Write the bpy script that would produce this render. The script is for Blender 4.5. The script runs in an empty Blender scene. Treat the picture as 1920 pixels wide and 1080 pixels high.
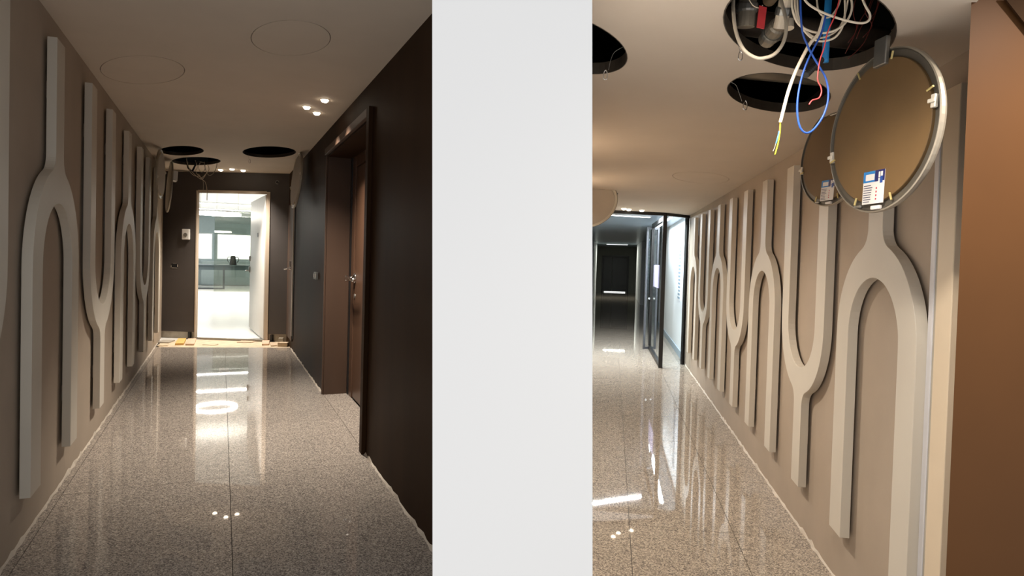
import bpy, bmesh, math, random
from mathutils import Vector, Matrix
from mathutils.geometry import tessellate_polygon
random.seed(4)
SC = bpy.context.scene
COL = SC.collection

# ------------------------------------------------------------------ camera
F_PX, CY_PX, EYE = 1200.0, 513.81, 1.62
ROLL, PITCH = 0.028, -0.0239954
_fw = Vector((0, math.cos(PITCH), math.sin(PITCH)))
_rt0 = Vector((1, 0, 0)); _up0 = _rt0.cross(_fw)
_rt = math.cos(ROLL)*_rt0 + math.sin(ROLL)*_up0
_up = -math.sin(ROLL)*_rt0 + math.cos(ROLL)*_up0
cam_data = bpy.data.cameras.new('camera')
cam_data.sensor_width = 36.0
cam_data.lens = F_PX/1920*36.0
cam_data.shift_y = -(540-CY_PX)/1920
cam_data.clip_start = 0.05
cam = bpy.data.objects.new('camera', cam_data)
cam.matrix_world = Matrix(((_rt.x, _up.x, -_fw.x, 0), (_rt.y, _up.y, -_fw.y, 0), (_rt.z, _up.z, -_fw.z, EYE), (0, 0, 0, 1)))
COL.objects.link(cam)
SC.camera = cam

# ------------------------------------------------------------------ world, exposure
WORLD_STRENGTH = 0.93
world = bpy.data.worlds.new('daylight'); SC.world = world
world.use_nodes = True
bg = world.node_tree.nodes['Background']
bg.inputs[0].default_value = (1.0, 1.0, 1.0, 1)
bg.inputs[1].default_value = WORLD_STRENGTH
SC.view_settings.view_transform = 'Standard'
SC.view_settings.look = 'None'
SC.view_settings.gamma = 1
SC.view_settings.exposure = 0.0
SC.view_settings.use_curve_mapping = False
WARM = (1.0, 0.905, 0.79)
SPOT_A, SPOT_B, SPOT_B_NEAR, SPOT_B_FILL = 190.0, 30.0, 25.0, 43.0
OFFICE_POWER, FAR_POWER = 400.0, 85.0

# ------------------------------------------------------------------ geometry helpers
def at(px, py, depth):
    """world point seen at picture position (px, py) at the given distance along Y"""
    v = _fw + (px-960)/F_PX*_rt - (py-CY_PX)/F_PX*_up
    t = depth/v.y
    return Vector((0, 0, EYE)) + v*t
def on_z(px, py, z):
    v = _fw + (px-960)/F_PX*_rt - (py-CY_PX)/F_PX*_up
    return Vector((0, 0, EYE)) + v*((z-EYE)/v.z)
def hit_x(px, py, frame, x):
    """point on the plane x = const of a corridor frame, in that frame's coordinates"""
    inv = frame.inverted()
    o = inv @ Vector((0, 0, EYE))
    d = inv.to_3x3() @ (_fw + (px-960)/F_PX*_rt - (py-CY_PX)/F_PX*_up)
    return o + d*((x-o.x)/d.x)

ANG_A, ANG_B = math.asin(0.41388), -math.asin(0.1546)
FA = Matrix.Translation((-2.30, 2.70, 0)) @ Matrix.Rotation(ANG_A, 4, 'Z')      # left corridor: x = 0 fork wall, x = WA dark wall, y along
FB = Matrix.Translation((1.528, 2.0, 0)) @ Matrix.Rotation(ANG_B, 4, 'Z')       # right corridor: x = 0 fork wall, interior x < 0
WA, ZA, ZB = 2.067, 3.03, 2.39
I4 = Matrix.Identity(4)

def lin(c):
    return tuple(((v/255)/12.92 if v/255 <= 0.04045 else ((v/255+0.055)/1.055)**2.4) for v in c)

MATS = {}
def mat(name, rgb, rough=0.6, metal=0.0, var=0.0, scale=8.0, bump=0.0, bscale=120.0, spec=0.5, emit=None, estr=0.0, stretch=None, rgb2=None):
    if name in MATS: return MATS[name]
    m = bpy.data.materials.new(name); m.use_nodes = True
    nt = m.node_tree; b = nt.nodes['Principled BSDF']
    c = lin(rgb)
    b.inputs['Base Color'].default_value = (*c, 1)
    b.inputs['Roughness'].default_value = rough
    b.inputs['Metallic'].default_value = metal
    b.inputs['Specular IOR Level'].default_value = spec
    tc = nt.nodes.new('ShaderNodeTexCoord')
    src = tc.outputs['Object']
    if stretch:
        mp = nt.nodes.new('ShaderNodeMapping'); mp.inputs['Scale'].default_value = stretch
        nt.links.new(src, mp.inputs[0]); src = mp.outputs[0]
    if var > 0 or rgb2:
        n = nt.nodes.new('ShaderNodeTexNoise'); n.inputs['Scale'].default_value = scale; n.inputs['Detail'].default_value = 5
        nt.links.new(src, n.inputs['Vector'])
        r = nt.nodes.new('ShaderNodeValToRGB')
        r.color_ramp.elements[0].position = 0.3; r.color_ramp.elements[1].position = 0.7
        c2 = lin(rgb2) if rgb2 else tuple(v*(1+var) for v in c)
        c1 = c if rgb2 else tuple(v*(1-var) for v in c)
        r.color_ramp.elements[0].color = (*c1, 1); r.color_ramp.elements[1].color = (*c2, 1)
        nt.links.new(n.outputs['Fac'], r.inputs[0]); nt.links.new(r.outputs[0], b.inputs['Base Color'])
    if bump > 0:
        n2 = nt.nodes.new('ShaderNodeTexNoise'); n2.inputs['Scale'].default_value = bscale; n2.inputs['Detail'].default_value = 4
        nt.links.new(src, n2.inputs['Vector'])
        bp = nt.nodes.new('ShaderNodeBump'); bp.inputs['Strength'].default_value = bump; bp.inputs['Distance'].default_value = 0.004
        nt.links.new(n2.outputs['Fac'], bp.inputs['Height']); nt.links.new(bp.outputs[0], b.inputs['Normal'])
    if emit:
        b.inputs['Emission Color'].default_value = (*emit, 1); b.inputs['Emission Strength'].default_value = estr
    MATS[name] = m
    return m

def granite(name, tint=(1, 1, 1), rough=0.022):
    m = bpy.data.materials.new(name); m.use_nodes = True
    nt = m.node_tree; b = nt.nodes['Principled BSDF']; N = nt.nodes.new; L = nt.links.new
    geo = N('ShaderNodeNewGeometry')
    v1 = N('ShaderNodeTexVoronoi'); v1.inputs['Scale'].default_value = 150
    v2 = N('ShaderNodeTexVoronoi'); v2.inputs['Scale'].default_value = 240
    n1 = N('ShaderNodeTexNoise'); n1.inputs['Scale'].default_value = 16; n1.inputs['Detail'].default_value = 6
    for v in (v1, v2, n1): L(geo.outputs['Position'], v.inputs['Vector'])
    s1 = N('ShaderNodeSeparateColor'); L(v1.outputs['Color'], s1.inputs[0])
    s2 = N('ShaderNodeSeparateColor'); L(v2.outputs['Color'], s2.inputs[0])
    r1 = N('ShaderNodeValToRGB'); r1.color_ramp.interpolation = 'LINEAR'
    cr = r1.color_ramp
    stops = [(0.0, (112, 106, 102)), (0.18, (140, 132, 126)), (0.4, (166, 157, 147)), (0.7, (184, 174, 162)), (1.0, (212, 202, 188))]
    cr.elements[0].position = stops[0][0]; cr.elements[0].color = (*lin(stops[0][1]), 1)
    cr.elements[1].position = stops[-1][0]; cr.elements[1].color = (*lin(stops[-1][1]), 1)
    for p, c in stops[1:-1]:
        e = cr.elements.new(p); e.color = (*lin(c), 1)
    L(s1.outputs[0], r1.inputs[0])
    r2 = N('ShaderNodeValToRGB')
    r2.color_ramp.elements[0].position = 0.25; r2.color_ramp.elements[0].color = (0.55, 0.54, 0.54, 1)
    r2.color_ramp.elements[1].position = 0.5; r2.color_ramp.elements[1].color = (1, 1, 1, 1)
    L(s2.outputs[1], r2.inputs[0])
    mx = N('ShaderNodeMix'); mx.data_type = 'RGBA'; mx.blend_type = 'MULTIPLY'; mx.inputs[0].default_value = 0.75
    L(r1.outputs[0], mx.inputs[6]); L(r2.outputs[0], mx.inputs[7])
    rn = N('ShaderNodeValToRGB'); rn.color_ramp.elements[0].color = (0.84, 0.84, 0.84, 1); rn.color_ramp.elements[1].color = (1.1, 1.1, 1.1, 1)
    L(n1.outputs['Fac'], rn.inputs[0])
    mx2 = N('ShaderNodeMix'); mx2.data_type = 'RGBA'; mx2.blend_type = 'MULTIPLY'; mx2.inputs[0].default_value = 1.0
    L(mx.outputs[2], mx2.inputs[6]); L(rn.outputs[0], mx2.inputs[7])
    oi = N('ShaderNodeObjectInfo')
    mr = N('ShaderNodeMapRange'); mr.inputs[3].default_value = 0.94; mr.inputs[4].default_value = 1.05
    L(oi.outputs['Random'], mr.inputs[0])
    cb = N('ShaderNodeCombineColor')
    for i in range(3):
        mm = N('ShaderNodeMath'); mm.operation = 'MULTIPLY'; mm.inputs[1].default_value = tint[i]
        L(mr.outputs[0], mm.inputs[0]); L(mm.outputs[0], cb.inputs[i])
    mx3 = N('ShaderNodeMix'); mx3.data_type = 'RGBA'; mx3.blend_type = 'MULTIPLY'; mx3.inputs[0].default_value = 1.0
    L(mx2.outputs[2], mx3.inputs[6]); L(cb.outputs[0], mx3.inputs[7])
    L(mx3.outputs[2], b.inputs['Base Color'])
    b.inputs['Roughness'].default_value = rough
    b.inputs['Specular IOR Level'].default_value = 0.36
    MATS[name] = m
    return m

def glass(name, tint, gloss=0.08):
    m = bpy.data.materials.new(name); m.use_nodes = True
    nt = m.node_tree; nt.nodes.remove(nt.nodes['Principled BSDF'])
    t = nt.nodes.new('ShaderNodeBsdfTransparent'); t.inputs[0].default_value = (*tint, 1)
    g = nt.nodes.new('ShaderNodeBsdfGlossy'); g.inputs['Roughness'].default_value = 0.02
    mx = nt.nodes.new('ShaderNodeMixShader'); mx.inputs[0].default_value = gloss
    nt.links.new(t.outputs[0], mx.inputs[1]); nt.links.new(g.outputs[0], mx.inputs[2])
    nt.links.new(mx.outputs[0], nt.nodes['Material Output'].inputs[0])
    MATS[name] = m
    return m

# ---- materials
M_greige = mat('greige_wall_paint', (170, 155, 138), 0.62, var=0.05, scale=3, bump=0.05, bscale=90)
M_fork = mat('pale_fork_lacquer', (204, 196, 182), 0.5, var=0.02, scale=4)
M_ceil = mat('warm_ceiling_paint', (204, 190, 173), 0.75, var=0.03, scale=2.5, bump=0.05, bscale=150)
M_seam = mat('seam_shadow', (105, 92, 78), 0.8)
M_bronze = mat('dark_bronze_wall', (50, 34, 22), 0.55, spec=0.05, var=0.16, scale=3.5, stretch=(1, 1, 0.12), bump=0.04, bscale=40)
M_bronze.node_tree.nodes['Principled BSDF'].inputs['Specular Tint'].default_value = (1.0, 0.82, 0.62, 1)
M_endwall = mat('dark_brown_board', (66, 60, 57), 0.55, var=0.05, scale=5)
M_doorbrown = mat('brown_door_lacquer', (84, 60, 45), 0.35, var=0.08, scale=4, stretch=(1, 1, 0.2))
M_reveal = mat('bronze_reveal', (66, 46, 32), 0.55, var=0.1, scale=4, stretch=(1, 1, 0.15))
M_black = mat('black_metal', (24, 23, 23), 0.4)
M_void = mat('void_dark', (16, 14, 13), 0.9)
M_caulk = mat('white_caulk', (190, 179, 164), 0.7, var=0.06, scale=30)
M_pier = mat('light_grey_paint', (236, 236, 236), 0.95, spec=0.0, var=0.004, scale=2)
M_trimwood = mat('pale_oak_trim', (182, 166, 148), 0.5, var=0.06, scale=10, stretch=(1, 1, 0.1))
M_white = mat('white_plastic', (225, 222, 216), 0.4, var=0.02)
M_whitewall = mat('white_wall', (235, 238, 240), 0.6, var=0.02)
M_whitefloor = mat('white_floor', (240, 238, 234), 0.25, var=0.02)
M_chrome = mat('chrome', (220, 220, 220), 0.12, 1.0)
M_steel = mat('galvanised_steel', (150, 148, 142), 0.35, 0.8, var=0.08, scale=20)
M_screed = mat('raw_screed', (214, 196, 168), 0.85, var=0.16, scale=7, bump=0.3, bscale=30)
M_plaster = mat('grey_plaster', (170, 162, 148), 0.85, var=0.12, scale=9, bump=0.2, bscale=40)
M_board = mat('brown_backing_board', (100, 76, 44), 0.6, var=0.16, scale=3.2)
M_boardfront = mat('panel_face_paint', (188, 176, 160), 0.7, var=0.02)
M_pillar = mat('bronze_pillar_paint', (84, 55, 30), 0.5, spec=0.12, var=0.06, scale=2.5)
M_cream = mat('cream_casing', (214, 196, 170), 0.5, var=0.02)
M_film = mat('white_protective_film', (212, 210, 212), 0.3, var=0.03, scale=12)
M_led = mat('spotlight_lens', (255, 240, 220), 0.3, emit=(1.0, 0.86, 0.68), estr=14)
M_ledring = mat('spotlight_ring', (210, 200, 188), 0.5)
M_granite = granite('speckled_granite', (0.97, 0.955, 0.95))
M_graniteB = granite('speckled_granite_right', (0.92, 0.88, 0.82))
M_joint = mat('joint_mortar', (92, 86, 80), 0.9)
G_tint = glass('smoked_glass', (0.80, 0.82, 0.77), 0.05)
G_clear = glass('clear_glass', (0.95, 0.97, 0.975), 0.06)
M_pane = mat('daylit_window_pane', (240, 245, 250), 0.3, emit=(1.0, 0.99, 0.97), estr=2.6)

def finish(bm, name, m, parent=None, frame=None, smooth=False, bevel=0.0, mats=None):
    bmesh.ops.recalc_face_normals(bm, faces=bm.faces)
    me = bpy.data.meshes.new(name)
    bm.to_mesh(me); bm.free()
    for mm in (mats or [m]): me.materials.append(mm)
    if smooth:
        for p in me.polygons: p.use_smooth = True
    o = bpy.data.objects.new(name, me)
    COL.objects.link(o)
    if frame is not None: o.matrix_world = frame
    if parent is not None: o.parent = parent
    if bevel > 0:
        bv = o.modifiers.new('edge', 'BEVEL'); bv.width = bevel; bv.segments = 2; bv.limit_method = 'ANGLE'
    return o
def tag(o, label, cat=None, group=None, kind=None):
    o['label'] = label
    if cat: o['category'] = cat
    if group: o['group'] = group
    if kind: o['kind'] = kind
    return o
def empty(name, frame, label, cat, group=None, kind=None):
    o = bpy.data.objects.new(name, None); COL.objects.link(o)
    o.empty_display_size = 0.1
    o.matrix_world = frame
    return tag(o, label, cat, group, kind)
def bx(bm, x0, x1, y0, y1, z0, z1):
    v = [bm.verts.new(p) for p in ((x0, y0, z0), (x1, y0, z0), (x1, y1, z0), (x0, y1, z0), (x0, y0, z1), (x1, y0, z1), (x1, y1, z1), (x0, y1, z1))]
    for f in ((0, 3, 2, 1), (4, 5, 6, 7), (0, 1, 5, 4), (1, 2, 6, 5), (2, 3, 7, 6), (3, 0, 4, 7)):
        bm.faces.new([v[i] for i in f])
    return bm
def boxes(*bs):
    bm = bmesh.new()
    for b in bs: bx(bm, *b)
    return bm
def prism(bm, poly, z0, z1):
    """plan polygon (list of xy) raised from z0 to z1"""
    lo = [bm.verts.new((x, y, z0)) for x, y in poly]; hi = [bm.verts.new((x, y, z1)) for x, y in poly]
    bm.faces.new(lo[::-1]); bm.faces.new(hi)
    n = len(poly)
    for i in range(n): bm.faces.new((lo[i], lo[(i+1) % n], hi[(i+1) % n], hi[i]))
    return bm
def smoothpts(pts, sub=6):
    P = [Vector(p) for p in pts]
    if len(P) < 3: return P
    out = []
    for i in range(len(P)-1):
        p0 = P[max(i-1, 0)]; p1 = P[i]; p2 = P[i+1]; p3 = P[min(i+2, len(P)-1)]
        for k in range(sub):
            t = k/sub
            out.append(0.5*((2*p1)+(p2-p0)*t+(2*p0-5*p1+4*p2-p3)*t*t+(3*p1-p0-3*p2+p3)*t**3))
    out.append(P[-1])
    return out
def tube(bm, pts, r, seg=8, smooth=True, sub=6, radii=None):
    P = smoothpts(pts, sub) if smooth else [Vector(p) for p in pts]
    rings = []
    prev = None
    for i, p in enumerate(P):
        d = (P[min(i+1, len(P)-1)]-P[max(i-1, 0)]).normalized()
        if prev is None:
            a = d.orthogonal().normalized()
        else:
            a = (prev-d*prev.dot(d)).normalized()
        prev = a
        b = d.cross(a)
        rr = radii(i/(len(P)-1)) if radii else r
        rings.append([bm.verts.new(p+rr*(math.cos(2*math.pi*k/seg)*a+math.sin(2*math.pi*k/seg)*b)) for k in range(seg)])
    for i in range(len(rings)-1):
        for k in range(seg):
            bm.faces.new((rings[i][k], rings[i][(k+1) % seg], rings[i+1][(k+1) % seg], rings[i+1][k]))
    bm.faces.new(rings[0][::-1]); bm.faces.new(rings[-1])
    return bm
def lathe(bm, prof, seg=24, axis='z', org=(0, 0, 0)):
    """profile of (radius, height) turned about an axis"""
    o = Vector(org)
    def pt(r, h, a):
        c, s = r*math.cos(a), r*math.sin(a)
        return o+Vector({'z': (c, s, h), 'x': (h, c, s), 'y': (c, h, s)}[axis])
    rings = [[bm.verts.new(pt(r, h, 2*math.pi*k/seg)) for k in range(seg)] for r, h in prof]
    for i in range(len(rings)-1):
        for k in range(seg):
            bm.faces.new((rings[i][k], rings[i][(k+1) % seg], rings[i+1][(k+1) % seg], rings[i+1][k]))
    bm.faces.new(rings[0][::-1]); bm.faces.new(rings[-1])
    return bm
def oval(c, ax, ang, n=48, grow=1.0):
    a = math.radians(ang)
    return [(c[0]+grow*(ax[0]*math.cos(t)*math.cos(a)-ax[1]*math.sin(t)*math.sin(a)), c[1]+grow*(ax[0]*math.cos(t)*math.sin(a)+ax[1]*math.sin(t)*math.cos(a))) for t in (2*math.pi*k/n for k in range(n))]
def holed_slab(name, m, outline, holes, z0, z1, label, cat, kind='structure'):
    """horizontal slab z0..z1 with real openings"""
    bm = bmesh.new()
    loops = [[Vector((x, y, 0)) for x, y in l] for l in [outline]+holes]
    tris = tessellate_polygon(loops)
    flat = [p for l in loops for p in l]
    lo = [bm.verts.new((p.x, p.y, z0)) for p in flat]; hi = [bm.verts.new((p.x, p.y, z1)) for p in flat]
    for t in tris:
        try:
            bm.faces.new([lo[i] for i in t]); bm.faces.new([hi[i] for i in reversed(t)])
        except ValueError: pass
    k = 0
    for l in loops:
        n = len(l)
        for i in range(n):
            a, b = k+i, k+(i+1) % n
            bm.faces.new((lo[a], lo[b], hi[b], hi[a]))
        k += n
    o = finish(bm, name, m)
    return tag(o, label, cat, kind=kind)
def structure(name, bm, m, label, cat, frame=None, parent=None, **k):
    o = finish(bm, name, m, parent, frame, **k)
    if parent is None: tag(o, label, cat, kind='structure')
    return o
def loc(frame, *p): return frame @ Vector(p)
def xy(v): return (v.x, v.y)
def clip(poly, p, nrm):
    """keep the side of the plan polygon where (q-p).n >= 0"""
    out = []
    for i, a in enumerate(poly):
        b = poly[(i+1) % len(poly)]
        da = (a[0]-p[0])*nrm[0]+(a[1]-p[1])*nrm[1]; db = (b[0]-p[0])*nrm[0]+(b[1]-p[1])*nrm[1]
        if da >= 0: out.append(a)
        if da*db < 0:
            t = da/(da-db); out.append((a[0]+t*(b[0]-a[0]), a[1]+t*(b[1]-a[1])))
    return out

# ================================================================== SETTING
# ---- floors: base slab with granite pieces laid on it
EDGE_L, EDGE_R = (-5.787, 10.504), (-3.67, 10.867)          # where the granite stops before the end door
_ex, _ey = EDGE_R[0]-EDGE_L[0], EDGE_R[1]-EDGE_L[1]
EDGE_N = (_ey, -_ex)                                         # pointing back to the camera
inA = FA.inverted(); inB = FB.inverted()
floorA = structure('floor', prism(bmesh.new(), [xy(loc(FA, -0.1, -0.75, 0)), xy(loc(FA, WA+0.42, -0.95, 0)), xy(loc(FA, WA+0.42, 9.0, 0)), xy(loc(FA, -0.1, 10.05, 0))], -0.12, -0.012),
                   M_joint, 'polished speckled granite floor of the left passage', 'floor')
def lay(floor, frame, xs, ys, m, cut=None, frame_name='granite_slab'):
    g = 0.0018
    for i in range(len(xs)-1):
        for j in range(len(ys)-1):
            poly = [xy(loc(frame, x, y, 0)) for x, y in ((xs[i]+g, ys[j]+g), (xs[i+1]-g, ys[j]+g), (xs[i+1]-g, ys[j+1]-g), (xs[i]+g, ys[j+1]-g))]
            if cut:
                for p, nrm in cut: poly = clip(poly, p, nrm)
            if len(poly) < 3: continue
            bm = prism(bmesh.new(), poly, -0.012, 0.0)
            finish(bm, frame_name, m, floor)
jA = inA @ on_z(427, 800, 0)
xa = [-0.02, jA.x-1.0, jA.x, WA-0.0]
ya = [-0.7] + [jA.y-4*1.45+k*1.45 for k in range(3, 12)]
ya = [y for y in ya if y < 10]
cutA = [(EDGE_L, EDGE_N)]
lay(floorA, FA, [v for v in xa], ya, M_granite, cutA)
lay(floorA, FA, [WA, WA+0.27], [1.85, 4.14], M_granite)
scr = prism(bmesh.new(), [EDGE_L, EDGE_R, xy(loc(FA, WA, 8.9, 0)), xy(loc(FA, 0, 9.95, 0))], -0.012, -0.004)
o = finish(scr, 'raw_screed_strip', M_screed, floorA)

BLX = -0.05
def bl(y): return (BLX+0.1565*(y-2.95), y)                   # hidden left side of the right passage
floorB = structure('floor', prism(bmesh.new(), [(-0.1, 2.95), (0.25, 1.45), (0.5, 0.3), (2.3, 0.3), (2.3, 2.2), xy(loc(FB, 0.1, 33, 0)), xy(loc(FB, -2.2, 33, 0)), (0.1, 4.2)], -0.12, -0.012),
                   M_joint, 'polished speckled granite floor of the right passage', 'floor')
jB = inB @ on_z(1262, 745, 0)
lay(floorB, FB, [-2.1, jB.x-0.62, jB.x, 0.0], [0.2]+[jB.y-6*0.98+k*0.98 for k in range(1, 10)], M_graniteB, [((-0.05, 2.95), (0.988, -0.1546))])
ylast = jB.y-6*0.98+9*0.98
lay(floorB, FB, [-2.1, 0.0], [ylast, ylast+4, ylast+8.5, ylast+14, 33], M_graniteB)

# ---- grey border dividing the two passages, filled by an added pier
pf = 1.5
quad = [at(810, 1800, pf), at(1110, 1800, pf), at(1110, -668, pf), at(810, -668, pf)]
bm = bmesh.new()
fr = [bm.verts.new((p.x, p.y, max(p.z, 0.0) if p.z < 1 else p.z)) for p in quad]
bk = [bm.verts.new((p.x, 2.93, max(p.z, 0.0) if p.z < 1 else p.z)) for p in quad]
bm.faces.new(fr); bm.faces.new(bk[::-1])
for i in range(4): bm.faces.new((fr[i], bk[i], bk[(i+1) % 4], fr[(i+1) % 4]))
structure('border_pier', bm, M_pier, 'plain light grey border between the two passages, built as an added pier', 'wall')

# ---- left passage shell
structure('wall_left', boxes((-0.15, 0.0, -0.75, 9.95, 0, ZA)), M_greige, 'greige wall of the left passage carrying the fork reliefs', 'wall', FA)
DU0, DU1, DZ = 1.86, 4.14, 2.74                              # recessed door in the dark wall
structure('wall_dark', boxes((WA, WA+0.3, -0.98, DU0, 0, ZA), (WA, WA+0.3, DU1, 9.0, 0, ZA), (WA, WA+0.3, DU0, DU1, DZ, ZA), (WA+0.36, WA+0.42, DU0-0.1, DU1+0.1, 0, ZA)),
          M_bronze, 'dark bronze wall on the right of the left passage', 'wall', FA)
ENDL, ENDR = Vector((-6.37, 11.65, 0)), Vector((-4.03, 11.50, 0))
ea = (ENDR-ENDL).normalized()
FE = Matrix.Translation(ENDL) @ Matrix.Rotation(math.atan2(ea.y, ea.x), 4, 'Z')     # x along end wall, -y to the camera
EWID = (ENDR-ENDL).length
D0, D1, DT = 0.645, 1.945, 2.655
WALL_END = structure('wall_end', boxes((-0.25, D0, 0, 0.06, 0.125, ZA), (D1, EWID+0.3, 0, 0.06, 0.14, ZA), (D0, D1, 0, 0.06, DT, ZA), (-0.25, D0, 0.05, 0.06, 0, 0.12), (D1, EWID+0.3, 0.05, 0.06, 0, 0.135)),
          M_endwall, 'dark brown end wall around the open office door', 'wall', FE)
structure('baseboard_end', boxes((-0.2, D0-0.03, 0.03, 0.052, 0, 0.13), (D1+0.03, EWID+0.1, 0.03, 0.052, 0, 0.145)), M_plaster, 'bare plaster strip below the end wall board', 'baseboard', FE)

H_A = {'a': ((-4.778, 9.203), (0.558, 0.253), -48.4), 'b': ((-5.082, 10.233), (0.615, 0.30), 136.0), 'c': ((-3.49, 9.108), (0.611, 0.323), -52.4)}
P_A = [((-2.986, 5.128), (0.517, 0.261), 136.3), ((-1.509, 4.272), (0.394, 0.231), -54.8)]
outA = [xy(loc(FA, -0.12, -0.6, 0)), xy(loc(FA, WA+0.12, -0.95, 0)), xy(loc(FA, WA+0.12, 8.75, 0)), xy(loc(FA, -0.12, 9.9, 0))]
CEIL_A = holed_slab('ceiling', M_ceil, outA, [oval(*h) for h in H_A.values()]+[oval(*p, grow=1.012) for p in P_A], ZA, ZA+0.035, 'warm painted ceiling of the left passage with round openings', 'ceiling')
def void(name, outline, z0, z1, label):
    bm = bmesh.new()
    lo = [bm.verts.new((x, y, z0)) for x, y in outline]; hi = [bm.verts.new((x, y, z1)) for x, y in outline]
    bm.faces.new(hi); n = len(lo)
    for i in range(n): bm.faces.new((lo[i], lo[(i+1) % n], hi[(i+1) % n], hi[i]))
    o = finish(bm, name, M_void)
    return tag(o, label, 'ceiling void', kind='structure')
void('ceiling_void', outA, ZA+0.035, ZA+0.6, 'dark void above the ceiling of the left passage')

# ---- right passage shell
structure('wall_right', boxes((0.0, 0.15, 0.18, 8.42, 0, ZB+0.3)), M_greige, 'greige wall of the right passage carrying the fork reliefs', 'wall', FB)
yb = inB @ Vector((*bl(2.95), 0)); yb2 = inB @ Vector((*bl(9.7), 0))
structure('wall_divider', prism(bmesh.new(), [(0.185, 2.935), bl(3.7), bl(9.7), (bl(9.7)[0]-0.1, 9.7), (bl(2.94)[0]-0.06, 2.98)], 0, ZB), M_greige, 'greige left wall of the right passage', 'wall')
H_B = [((0.961, 2.124), (0.478, 0.237), -128.0), ((1.18, 2.897), (0.384, 0.196), -128.1), ((0.166, 2.317), (0.38, 0.192), -120.4), ((0.883, 7.29), (0.44, 0.29), -105.0)]
P_B = [((1.671, 5.756), (0.428, 0.22), -122.4)]
n_ = lambda y: (1.215+0.1565*y+0.02, y)
outB = [(-0.16, 1.55), (1.2, 1.55), (1.31, 1.86), (1.575, 2.235), n_(10.33), (2.35, 9.98), (1.55, 9.7), (1.0, 9.6), bl(2.95), (-0.16, 2.9)]
CEIL_B = holed_slab('ceiling', M_ceil, outB, [oval(*h) for h in H_B]+[oval(*p, grow=1.01) for p in P_B], ZB, ZB+0.03, 'warm painted ceiling of the right passage with round openings', 'ceiling')
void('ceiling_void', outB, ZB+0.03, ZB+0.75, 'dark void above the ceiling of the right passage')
structure('wall_pillar', prism(bmesh.new(), [(1.292, 1.85), (2.3, 1.80), (2.3, 2.3), (1.60, 2.23), (1.545, 2.19)], 0, 2.72), M_pillar, 'satin bronze pillar at the right edge beside the fork wall', 'pillar')
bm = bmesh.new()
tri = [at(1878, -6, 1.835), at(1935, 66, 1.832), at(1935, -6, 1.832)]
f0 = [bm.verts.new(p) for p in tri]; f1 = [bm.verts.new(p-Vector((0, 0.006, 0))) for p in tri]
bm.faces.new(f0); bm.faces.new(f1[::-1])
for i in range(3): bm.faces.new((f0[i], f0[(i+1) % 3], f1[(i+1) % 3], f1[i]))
structure('dark_triangle', bm, M_bronze, 'thin dark triangle on the upper face of the bronze pillar', 'trim')  # thin dark triangle laid against the upper pillar face
structure('ceiling', boxes((1.25, 2.4, 1.1, 1.86, 2.72, 2.76)), M_ceil, 'raised ceiling strip before the bronze pillar', 'ceiling')
# vertical casings beside the pillar
structure('trim_1', boxes((-0.035, 0.0, 0.215, 0.325, 0, 2.27)), M_cream, 'cream casing board next to the bronze pillar', 'trim', FB, bevel=0.003)
structure('trim_2', boxes((-0.022, 0.0, 0.350, 0.362, 0, 2.25)), M_plaster, 'thin grey strip between the two pale casing boards', 'trim', FB)
structure('trim_3', boxes((-0.026, 0.0, 0.364, 0.398, 0, 2.25)), M_film, 'white film covered strip on the right fork wall', 'trim', FB, bevel=0.003)

# ---- ragged white caulk lines at the wall feet
def caulk(name, frame, x0, sx, y0, y1, label):
    bm = bmesh.new()
    n = int((y1-y0)/0.06)
    prev = None
    for i in range(n+1):
        y = y0+(y1-y0)*i/n
        w = 0.008+0.012*random.random()**3; h = 0.006+0.022*random.random()**3
        ring = [bm.verts.new((x0, y, 0.0)), bm.verts.new((x0+sx*w, y, 0.0)), bm.verts.new((x0+sx*w*0.6, y, h*0.5)), bm.verts.new((x0, y, h))]
        if prev:
            for k in range(3): bm.faces.new((prev[k], prev[k+1], ring[k+1], ring[k]))
        prev = ring
    return structure(name, bm, M_caulk, label, 'baseboard', frame)
caulk('baseboard_left', FA, 0.0, 1, -0.3, 9.1, 'ragged white caulk line under the left fork wall')
caulk('baseboard_dark', FA, WA, -1, -0.6, DU0-0.05, 'ragged pale caulk line under the near dark wall')
caulk('baseboard_dark_far', FA, WA, -1, DU1+0.08, 7.9, 'ragged pale caulk line under the dark wall past the door')
caulk('baseboard_right', FB, 0.0, -1, 0.4, 8.4, 'ragged white caulk line under the right fork wall')

# ================================================================== FORK RELIEFS
def fork_mesh(z0, z1, R, w, zc, fil, thick, gap, inverted, sign):
    """tuning-fork outline in the wall plane, pushed out along x"""
    h = w/2; rin = R-w
    zf = zc+math.sqrt((R+fil)**2-(h+fil)**2)
    a1 = math.atan2(zf-zc, h+fil)
    half = [(R, z0)]
    half += [(R*math.cos(t), zc+R*math.sin(t)) for t in (a1*k/14 for k in range(15))]
    b0 = math.pi+a1
    half += [(h+fil+fil*math.cos(t), zf+fil*math.sin(t)) for t in (b0+(math.pi-b0)*k/6 for k in range(1, 7))]
    half += [(h, z1)]
    out = half+[(-y, z) for y, z in reversed(half)]
    inner = [(-rin, z0)]+[(-rin*math.cos(t), zc+rin*math.sin(t)) for t in (math.pi*k/24 for k in range(25))]+[(rin, z0)]
    poly = out+inner
    if inverted: poly = [(y, z0+z1-z) for y, z in poly]
    tris = tessellate_polygon([[Vector((y, z, 0)) for y, z in poly]])
    bm = bmesh.new()
    A = [bm.verts.new((sign*gap, y, z)) for y, z in poly]; B = [bm.verts.new((sign*(gap+thick), y, z)) for y, z in poly]
    for t in tris:
        bm.faces.new([A[i] for i in t]); bm.faces.new([B[i] for i in reversed(t)])
    n = len(poly)
    for i in range(n): bm.faces.new((A[i], A[(i+1) % n], B[(i+1) % n], B[i]))
    return bm
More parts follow.
